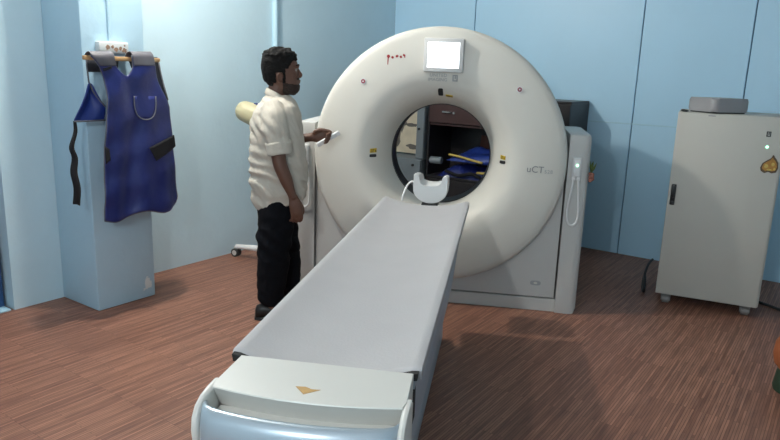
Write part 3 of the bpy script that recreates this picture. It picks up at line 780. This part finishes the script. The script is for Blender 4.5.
# injector stand behind the person
ij = thing('injector_stand', 'cream wheeled stand with rounded head standing behind the person by the wall', 'medical stand', (-1.84, 5.06, 0))
bm = BM(); tube(bm, [(0, 0, .10), (0, 0, 1.16)], .022, 16); link('pole', bm, 'white', ij, smooth=True)
for k in range(3):
    a = math.radians(164) + k * 2 * PI / 3; dx, dy = math.cos(a), math.sin(a)
    bm = BM(); tube(bm, [(0, 0, .105), (dx * .17, dy * .17, .10), (dx * .34, dy * .34, .088)], [.03, .024, .018], 12); lg = link('leg', bm, 'white', ij, smooth=True)
    bm = BM()
    for s in (-.017, .017): cyl(bm, (dx * .34 - dy * (s - .009), dy * .34 + dx * (s - .009), .037), (dx * .34 - dy * (s + .009), dy * .34 + dx * (s + .009), .037), .036, 20)
    w_ = link('wheel', bm, 'rubber', lg, smooth=True)
    bm = BM()
    for s in (-.028, .028): cyl(bm, (dx * .34 - dy * (s - .001), dy * .34 + dx * (s - .001), .037), (dx * .34 - dy * (s + .001), dy * .34 + dx * (s + .001), .037), .022, 16)
    box(bm, dx * .34 - .016, dx * .34 + .016, dy * .34 - .016, dy * .34 + .016, .06, .09, bev=.004)
    link('caster_hub', bm, 'castw', w_, smooth=True)
bm = BM()
ax = Vector((.93, 0, -.30)).normalized(); c0 = Vector((-.262, 0, 1.262))
pts, rad = [], []
for k in range(9):
    a = k / 8 * PI / 2; pts.append(c0 + ax * (.075 * (1 - math.cos(a)))); rad.append(.004 + .078 * math.sin(a))
pts += [c0 + ax * .16, c0 + ax * .30, c0 + ax * .34, c0 + ax * .35]; rad += [.092, .095, .08, .02]
tube(bm, pts, rad, 28); link('injector_head', bm, 'cream', ij, smooth=True)
bm = BM(); box(bm, -.024, .024, -.03, .03, -.003, .003); link('blue_label', xform(bm, Matrix.Translation(c0 + ax * .16 + Vector((.3, 0, .93)) * .0925) @ Matrix.Rotation(math.atan2(.30, .93), 4, 'Y')), 'blue2', ij)

# half-seen object at the right edge
ot = thing('round_tub', 'orange rounded tub on dark green base at far right floor edge', 'tub', (1.632, 3.56, 0))
bm = BM(); rings = [[Vector((r * math.cos(2 * PI * k / 32), r * math.sin(2 * PI * k / 32), z)) for k in range(32)] for r, z in ((.09, .12), (.115, .15), (.125, .20), (.12, .26), (.10, .30), (.09, .30), (.085, .27), (.02, .26))]
loft(bm, rings); link('tub', bm, 'terra', ot, smooth=True)
bm = BM(); rings = [[Vector((r * math.cos(2 * PI * k / 32), r * math.sin(2 * PI * k / 32), z)) for k in range(32)] for r, z in ((.10, 0), (.105, .02), (.095, .10), (.085, .122))]
loft(bm, rings); link('base', bm, 'dgreen', ot, smooth=True)

# ------------------------------------------------------------------ the person
MAN_A = math.radians(20)
man = thing('person', 'person in cream short-sleeved shirt and black trousers looking toward the scanner, holding a white handset', 'person', (-1.37, 3.97, 0), MAN_A)
def remeshed(bm, voxel, smooth=4, disp=None):
    bmesh.ops.recalc_face_normals(bm, faces=bm.faces[:])
    me = bpy.data.meshes.new('source'); bm.to_mesh(me); bm.free()
    o = bpy.data.objects.new('source', me); COL.objects.link(o)
    r = o.modifiers.new('remesh', 'REMESH'); r.mode = 'VOXEL'; r.voxel_size = voxel; r.adaptivity = 0
    if smooth:
        s = o.modifiers.new('smooth', 'SMOOTH'); s.iterations = smooth; s.factor = .5
    dg = bpy.context.evaluated_depsgraph_get(); dg.update()
    m2 = bpy.data.meshes.new_from_object(o.evaluated_get(dg))
    b = BM(); b.from_mesh(m2)
    bpy.data.objects.remove(o); bpy.data.meshes.remove(me); bpy.data.meshes.remove(m2)
    if disp:
        b.normal_update()
        mv = [(v, v.normal * disp(v.co)) for v in b.verts]
        for v, d_ in mv: v.co += d_
    return b
def limb(bm, pts, rad, seg=16, sub=5, flat=None):
    """tapered closed limb with rounded ends; flat = (axis vector, factor) squashes the section"""
    P = spline(pts, sub); n = len(pts) - 1
    R = []
    for i in range(len(P)):
        t = i / sub; k = min(int(t), n - 1); f = t - k; f = f * f * (3 - 2 * f); R.append(rad[k] * (1 - f) + rad[k + 1] * f)
    d0 = (P[0] - P[1]).normalized(); d1 = (P[-1] - P[-2]).normalized()
    pre = [(P[0] + d0 * R[0] * math.sin(a), R[0] * math.cos(a)) for a in (1.45, 1.1, .7, .35)]
    post = [(P[-1] + d1 * R[-1] * math.sin(a), R[-1] * math.cos(a)) for a in (.35, .7, 1.1, 1.45)]
    pp = [p for p, r in pre] + P + [p for p, r in post]; rr = [r for p, r in pre] + R + [r for p, r in post]
    n0 = len(bm.verts); tube(bm, pp, rr, seg)
    if flat:
        bm.verts.ensure_lookup_table(); ax, fa_ = flat; ax = Vector(ax).normalized()
        for v in bm.verts[n0:]:
            q = min(P, key=lambda p: (p - v.co).length_squared); v.co -= ax * ((v.co - q).dot(ax) * (1 - fa_))
def stack(bm, secs, seg=40, p=2.3, tilt=0.0):
    """horizontal sections (z, back x, front x, half width)"""
    S = []
    for i in range(len(secs) - 1):
        for k in range(4):
            f = k / 4; S.append([a * (1 - f) + b * f for a, b in zip(secs[i], secs[i + 1])])
    S.append(list(secs[-1]))
    rings = []
    for z, xb, xf, w in S:
        cx, a = (xb + xf) / 2, (xf - xb) / 2
        rings.append([Vector((x, y, z + tilt * x * max(0, min(1, (1.0 - z) / .2)))) for x, y in ellipse_pts(cx, 0, a, w, seg, p)])
    loft(bm, rings); return rings

HEAD = [(1.436, .020, .082, .030), (1.446, -.005, .106, .044), (1.462, -.03, .117, .053), (1.485, -.055, .119, .061), (1.508, -.075, .118, .066), (1.530, -.085, .117, .070), (1.560, -.091, .115, .073),
        (1.582, -.094, .109, .075), (1.598, -.095, .115, .0755), (1.62, -.094, .112, .0755), (1.645, -.086, .102, .072), (1.668, -.070, .084, .063), (1.684, -.045, .058, .046), (1.692, -.02, .03, .025)]
bm = BM()
stack(bm, HEAD, p=2.15)
limb(bm, [(.112, 0, 1.592), (.121, 0, 1.572), (.131, 0, 1.552), (.128, 0, 1.541)], [.006, .008, .0115, .010])     # nose
for s in (-1, 1):
    ball(bm, (.122, s * .011, 1.541), .008)
    limb(bm, [(.096, s * .050, 1.594), (.112, s * .030, 1.600), (.113, s * .012, 1.597)], [.007, .009, .007])      # brow
    limb(bm, [(.080, s * .046, 1.545), (.095, s * .036, 1.552)], [.016, .014])                                     # cheek
    # ear: rim and lobe
    limb(bm, [(.018, s * .073, 1.545), (.004, s * .083, 1.556), (-.012, s * .086, 1.545), (-.012, s * .084, 1.524), (.000, s * .078, 1.508), (.010, s * .073, 1.506)], [.006, .007, .007, .007, .007, .006])
    ball(bm, (.004, s * .076, 1.53), .017, sx=.9, sy=.4, sz=1.3)
limb(bm, [(.116, -.020, 1.514), (.125, 0, 1.516), (.116, .020, 1.514)], [.004, .0065, .004])                      # lips
limb(bm, [(.114, -.018, 1.504), (.122, 0, 1.504), (.114, .018, 1.504)], [.004, .007, .004])
ball(bm, (.103, 0, 1.466), .022)                                                                                   # chin
limb(bm, [(-.035, 0, 1.38), (-.022, 0, 1.43), (.0, 0, 1.50)], [.062, .056, .055])                                  # neck
# trunk and legs inside the clothes
stack(bm, [(.74, -.12, .12, .15), (.9, -.13, .12, .155), (1.08, -.13, .12, .155), (1.25, -.13, .11, .17), (1.32, -.10, .08, .13), (1.38, -.085, .055, .075), (1.43, -.07, .045, .05)])
for s, lx in ((-1, -.055), (1, .045)):
    limb(bm, [(-.01, s * .085, .82), (lx * .6, s * .09, .48), (lx, s * .09, .12), (lx + .02, s * .095, .05)], [.085, .06, .042, .04])
# near arm, hanging
limb(bm, [(-.035, -.15, 1.30), (-.022, -.212, 1.20), (-.004, -.232, 1.045), (.030, -.238, .95), (.074, -.238, .835)], [.055, .05, .043, .040, .026])
limb(bm, [(.078, -.238, .825), (.090, -.238, .785), (.098, -.236, .745)], [.030, .040, .040], flat=((0, 1, 0), .48))
def finger(bm, pts, r): limb(bm, pts, r, seg=10, sub=4)
for k, (dx, ln) in enumerate(((.128, .94), (.108, 1.0), (.088, .95), (.070, .8))):
    x = dx
    finger(bm, [(x - .004, -.236, .752), (x + .002, -.236, .715), (x + .000, -.226, .715 - .030 * ln), (x - .010, -.208, .715 - .046 * ln)], [.0105, .0098, .009, .0078])
finger(bm, [(.108, -.228, .80), (.128, -.218, .772), (.138, -.212, .745), (.138, -.208, .722)], [.016, .0125, .011, .009])
# far arm, forearm forward
limb(bm, [(-.035, .15, 1.30), (-.035, .21, 1.22), (-.045, .232, 1.115), (.06, .215, 1.125), (.205, .180, 1.150)], [.055, .05, .046, .041, .028])
limb(bm, [(.212, .178, 1.152), (.245, .172, 1.158), (.288, .168, 1.163)], [.032, .041, .042], flat=((0, 1, 0), .45))
for k, (dz, ln) in enumerate(((.030, .95), (.010, 1.0), (-.010, .95), (-.029, .8))):
    z = 1.163 + dz * .93; x = .29 - .004 * k
    finger(bm, [(x - .012, .168, z), (x + .026 * ln, .164, z + .006), (x + .046 * ln, .142, z + .000), (x + .036 * ln, .116, z - .010), (x + .014, .108, z - .015)], [.011, .0105, .0095, .009, .0078])
finger(bm, [(.235, .160, 1.188), (.262, .146, 1.203), (.295, .134, 1.203), (.322, .128, 1.196)], [.016, .013, .011, .009])
body = link('body', remeshed(bm, .0042, 3), 'skin', man, smooth='all')

def hair_line(x, y):
    if x > .085: return 1.640
    if x > .055: return 1.640 - (.085 - x) / .03 * .045
    if x > .036: return 1.585
    if x > .020: return 1.50
    if x > -.022: return 1.562
    if x > -.04: return 1.50
    return 1.476
bm = BM()
HH = []
for z, xb, xf, w in HEAD: HH.append((z + (.012 if z > 1.6 else 0) * min(1, (z - 1.6) / .05), xb - .010 - (.004 if z > 1.5 else 0), xf + (.005 if z < 1.64 else .004), w + .008))
HH.append((1.709, -.004, .012, .010))
stack(bm, HH, seg=72, p=2.15)
bmesh.ops.subdivide_edges(bm, edges=bm.edges[:], cuts=1, use_grid_fill=True)
dl = [f for f in bm.faces if f.calc_center_median().z < hair_line(f.calc_center_median().x, f.calc_center_median().y)]
bmesh.ops.delete(bm, geom=dl, context='FACES')
bm.normal_update()
mv = []
for v in bm.verts:
    c = v.co; a = (.004 + .006 * (c.z > 1.655)) * noise.noise(c * 48) + .0035 * noise.noise(Vector((c.x * 60, c.y * 60, c.z * 160)))
    a += .006 if c.z > 1.66 else 0
    mv.append((v, v.normal * a))
for v, d_ in mv: v.co += d_
hair = link('hair', bm, 'hair', man, smooth='all', mods=[('SOLIDIFY', dict(thickness=.016, offset=-1))])
bm = BM()
HB = [(z, xb, xf + .0015, w + .0012) for z, xb, xf, w in HEAD]
HB[0] = (1.432, .020, .086, .032)
stack(bm, HB, seg=72, p=2.15)
bmesh.ops.subdivide_edges(bm, edges=bm.edges[:], cuts=1, use_grid_fill=True)
def beardy(c):
    if c.x < .022: return False
    if c.z > 1.49 and c.x < .036: return c.z < 1.53
    if c.x > .098: return c.z < 1.490 or (1.522 < c.z < 1.534 and abs(c.y) < .035)
    return c.z < 1.500 - .10 * (c.x - .03)
bmesh.ops.delete(bm, geom=[f for f in bm.faces if not beardy(f.calc_center_median())], context='FACES')
bm.normal_update()
mv = [(v, v.normal * (.003 * noise.noise(v.co * 90) + (.0015 if v.co.x > .08 and v.co.z < 1.49 else -.001))) for v in bm.verts]
for v, d_ in mv: v.co += d_
link('beard', bm, 'beard', man, smooth='all', mods=[('SOLIDIFY', dict(thickness=.005, offset=-1))])
for s in (-1, 1):
    bm = BM(); limb(bm, [(.102, s * .048, 1.606), (.117, s * .030, 1.612), (.119, s * .012, 1.607)], [.003, .0045, .004], seg=8); link('eyebrow', bm, 'hair', man, smooth='all')
    bm = BM(); ball(bm, (.0965, s * .031, 1.5835), .0120); e_ = link('eye', bm, 'eyew', man, smooth='all')
    bm = BM(); ball(bm, (.1045, s * .0305, 1.5835), .0062, sx=.75); link('iris', bm, 'black', e_, smooth='all')

# shirt
bm = BM()
stack(bm, [(.752, -.155, .170, .185), (.80, -.172, .176, .19), (.90, -.182, .180, .19), (1.0, -.186, .176, .19), (1.09, -.184, .162, .192), (1.2, -.182, .150, .196), (1.27, -.174, .143, .20), (1.32, -.157, .134, .20),
           (1.36, -.135, .118, .175), (1.39, -.11, .10, .125), (1.415, -.088, .080, .078), (1.43, -.080, .068, .066)], p=2.35, tilt=.235)
for s in (-1, 1):
    limb(bm, [(-.035, s * .135, 1.335), (-.033, s * .185, 1.28), (-.020, s * .214, 1.18), (-.006, s * .232, 1.145)], [.075, .080, .074, .068])
def folds(c):
    a = .0075 * noise.noise(Vector((c.x * 9, c.y * 9, c.z * 16))) + .0055 * noise.noise(Vector((c.x * 22 + 3, c.y * 22, c.z * 26 + c.x * 40)))
    k = max(0, 1 - abs(c.z - .93) / .25)                     # sideways creases low on the back and flank
    a += .008 * k * math.sin(c.z * 78 + c.x * 22 + 5 * noise.noise(c * 5)) * (.4 + .6 * (c.x < .05))
    k2 = max(0, 1 - abs(c.z - 1.22) / .14) * (1 if c.x < .02 else .3)
    a += .006 * k2 * math.sin(c.x * 95 + c.z * 55 + 4 * noise.noise(c * 6))
    return a
# sleeves end in a hem ring
shirt_bm = remeshed(bm, .0065, 6, folds)
shirt = link('shirt', shirt_bm, 'shirt', man, smooth='all', label='cream short-sleeved shirt')
for s in (-1, 1):
    bm = BM()
    rings = []
    for t in range(7):
        c = Vector((-.012 + .010 * t / 6, s * (.222 + .012 * t / 6), 1.165 - .073 * t / 6)); R = .0735 - .004 * t / 6
        rings.append([c + Vector((R * math.cos(2 * PI * k / 36) * .98, R * .86 * math.sin(2 * PI * k / 36), -.010 * math.cos(2 * PI * k / 36) * -1 + .003 * math.sin(6 * PI * k / 36))) for k in range(36)])
    loft(bm, rings, cap=False)
    link('sleeve_hem', bm, 'shirt', shirt, smooth='all', mods=[('SOLIDIFY', dict(thickness=.004, offset=1))])
bm = BM(); rings = []
for t, (dz, r) in enumerate(((-.012, 1.14), (.012, 1.06), (.030, 1.0), (.032, 1.10), (.012, 1.2), (-.006, 1.3))):
    rings.append([Vector((-.010 + .060 * r * math.cos(a) + .006 * (math.cos(a) > .6),   .058 * r * math.sin(a), 1.408 + dz - .030 * math.cos(a) - (.014 * max(0, math.cos(a)) if t > 2 else 0))) for a in [2 * PI * k / 40 for k in range(40)]])
loft(bm, rings, cap=False)
link('collar', bm, 'shirt', shirt, smooth='all', mods=[('SOLIDIFY', dict(thickness=.003, offset=1)), ('SUBSURF', dict(levels=1, render_levels=1))])

# trousers
bm = BM()
stack(bm, [(.66, -.135, .125, .165), (.72, -.142, .128, .175), (.80, -.145, .13, .175), (.90, -.14, .125, .165), (.98, -.13, .12, .155)], p=2.4)
for s, lx in ((-1, -.058), (1, .048)):
    limb(bm, [(-.012, s * .085, .72), (-.010 + lx * .35, s * .090, .58), (lx * .7, s * .092, .40), (lx * .95, s * .094, .24), (lx, s * .095, .17)], [.118, .112, .102, .095, .088])
def tfolds(c):
    a = .007 * noise.noise(Vector((c.x * 10, c.y * 10, c.z * 12 + 7))) + .004 * noise.noise(Vector((c.x * 20, c.y * 20, c.z * 24)))
    if c.z < .26: a += .009 * math.sin(c.z * 85 + c.x * 30 + 3 * noise.noise(c * 8)) * (1 - c.z / .26)
    if .40 < c.z < .62: a += .005 * math.sin(c.z * 60 + c.x * 45)
    return a
tb = remeshed(bm, .007, 5, tfolds)
g = bmesh.ops.bisect_plane(tb, geom=tb.verts[:] + tb.edges[:] + tb.faces[:], plane_co=(0, 0, .088), plane_no=(0, 0, 1), clear_inner=True)
bmesh.ops.holes_fill(tb, edges=[e for e in tb.edges if e.is_boundary], sides=0)
link('trousers', tb, 'trouser', man, smooth='all', label='loose black trousers')
for s, lx in ((-1, -.058), (1, .048)):
    bm = BM(); y0 = s * .098; x0 = lx - .102
    rings = []
    for t, (dx, w, h) in enumerate(((.0, .022, .055), (.012, .034, .085), (.05, .037, .098), (.10, .037, .090), (.15, .042, .062), (.20, .046, .048), (.24, .040, .038), (.262, .022, .026))):
        rings.append([Vector((x0 + dx, y0 + w * math.cos(a) * (1.05 if math.sin(a) < 0 else 1), max(.012, .012 + h * .5 + h * .5 * math.sin(a)))) for a in [2 * PI * k / 24 for k in range(24)]])
    loft(bm, rings); so_ = link('shoe', bm, 'shoe', man, smooth='all')
    bm = BM(); ol = []
    prism(bm, [(x0 - .004, y0 - .018), (x0 + .03, y0 - .036), (x0 + .12, y0 - .036), (x0 + .20, y0 - .048), (x0 + .25, y0 - .035), (x0 + .268, y0), (x0 + .25, y0 + .035), (x0 + .20, y0 + .048), (x0 + .12, y0 + .036), (x0 + .03, y0 + .036), (x0 - .004, y0 + .018)], 0, .018, bev=.003)
    link('sole', bm, 'rubber', so_)
# the handset in the far hand
hs = thing('handset', 'slim white handset held in the hand of the person', 'remote control', man.matrix_basis @ Vector((.318, .136, 1.146)), MAN_A)
ROT = Matrix.Rotation(math.radians(-31), 4, 'Y') @ Matrix.Rotation(math.radians(20), 4, 'X')
bm = BM(); box(bm, -.085, .085, -.009, .009, -.016, .016, bev=.006, seg=3, mtx=ROT); link('case', bm, 'white', hs, smooth=True)
bm = BM(); box(bm, .0, .06, -.0098, -.0085, -.010, .010, bev=.0005, seg=1, mtx=ROT); link('display', bm, 'frame', hs)

# ------------------------------------------------------------------ lamps
def lamp(name, label, loc, drop, power, col, radius):
    t_ = thing(name, label, 'ceiling lamp', loc)
    bm_ = BM(); tube(bm_, [(0, 0, -.03), (0, 0, 0)], [.05, .06], 24); link('ceiling_rose', bm_, 'white', t_, smooth=True)
    bm_ = BM(); tube(bm_, [(0, 0, -drop + .02), (0, 0, -.03)], [.018, .012], 16); link('lamp_holder', bm_, 'white', t_, smooth=True)
    ld = bpy.data.lights.new(name, 'POINT'); ld.shadow_soft_size = radius; ld.energy = power; ld.color = col
    lo = bpy.data.objects.new('bulb', ld); COL.objects.link(lo); lo.parent = t_; lo.location = (0, 0, -drop - radius)
    return t_
lamp('ceiling_lamp', 'ceiling lamp hanging just in front of the pillar', (-2.10, 3.75, HC), .20, 168, (1, .945, .85), .05)
lamp('ceiling_lamp', 'ceiling lamp hanging near the middle of the room', (-.85, -.6, HC), .97, 118, (.98, 1, 1), .05)
w = bpy.data.worlds.new('world'); w.use_nodes = True; sc.world = w
w.node_tree.nodes['Background'].inputs[0].default_value = (.5, .55, .6, 1)
w.node_tree.nodes['Background'].inputs[1].default_value = .05
sc.cycles.max_bounces = 8
sc.cycles.diffuse_bounces = 5
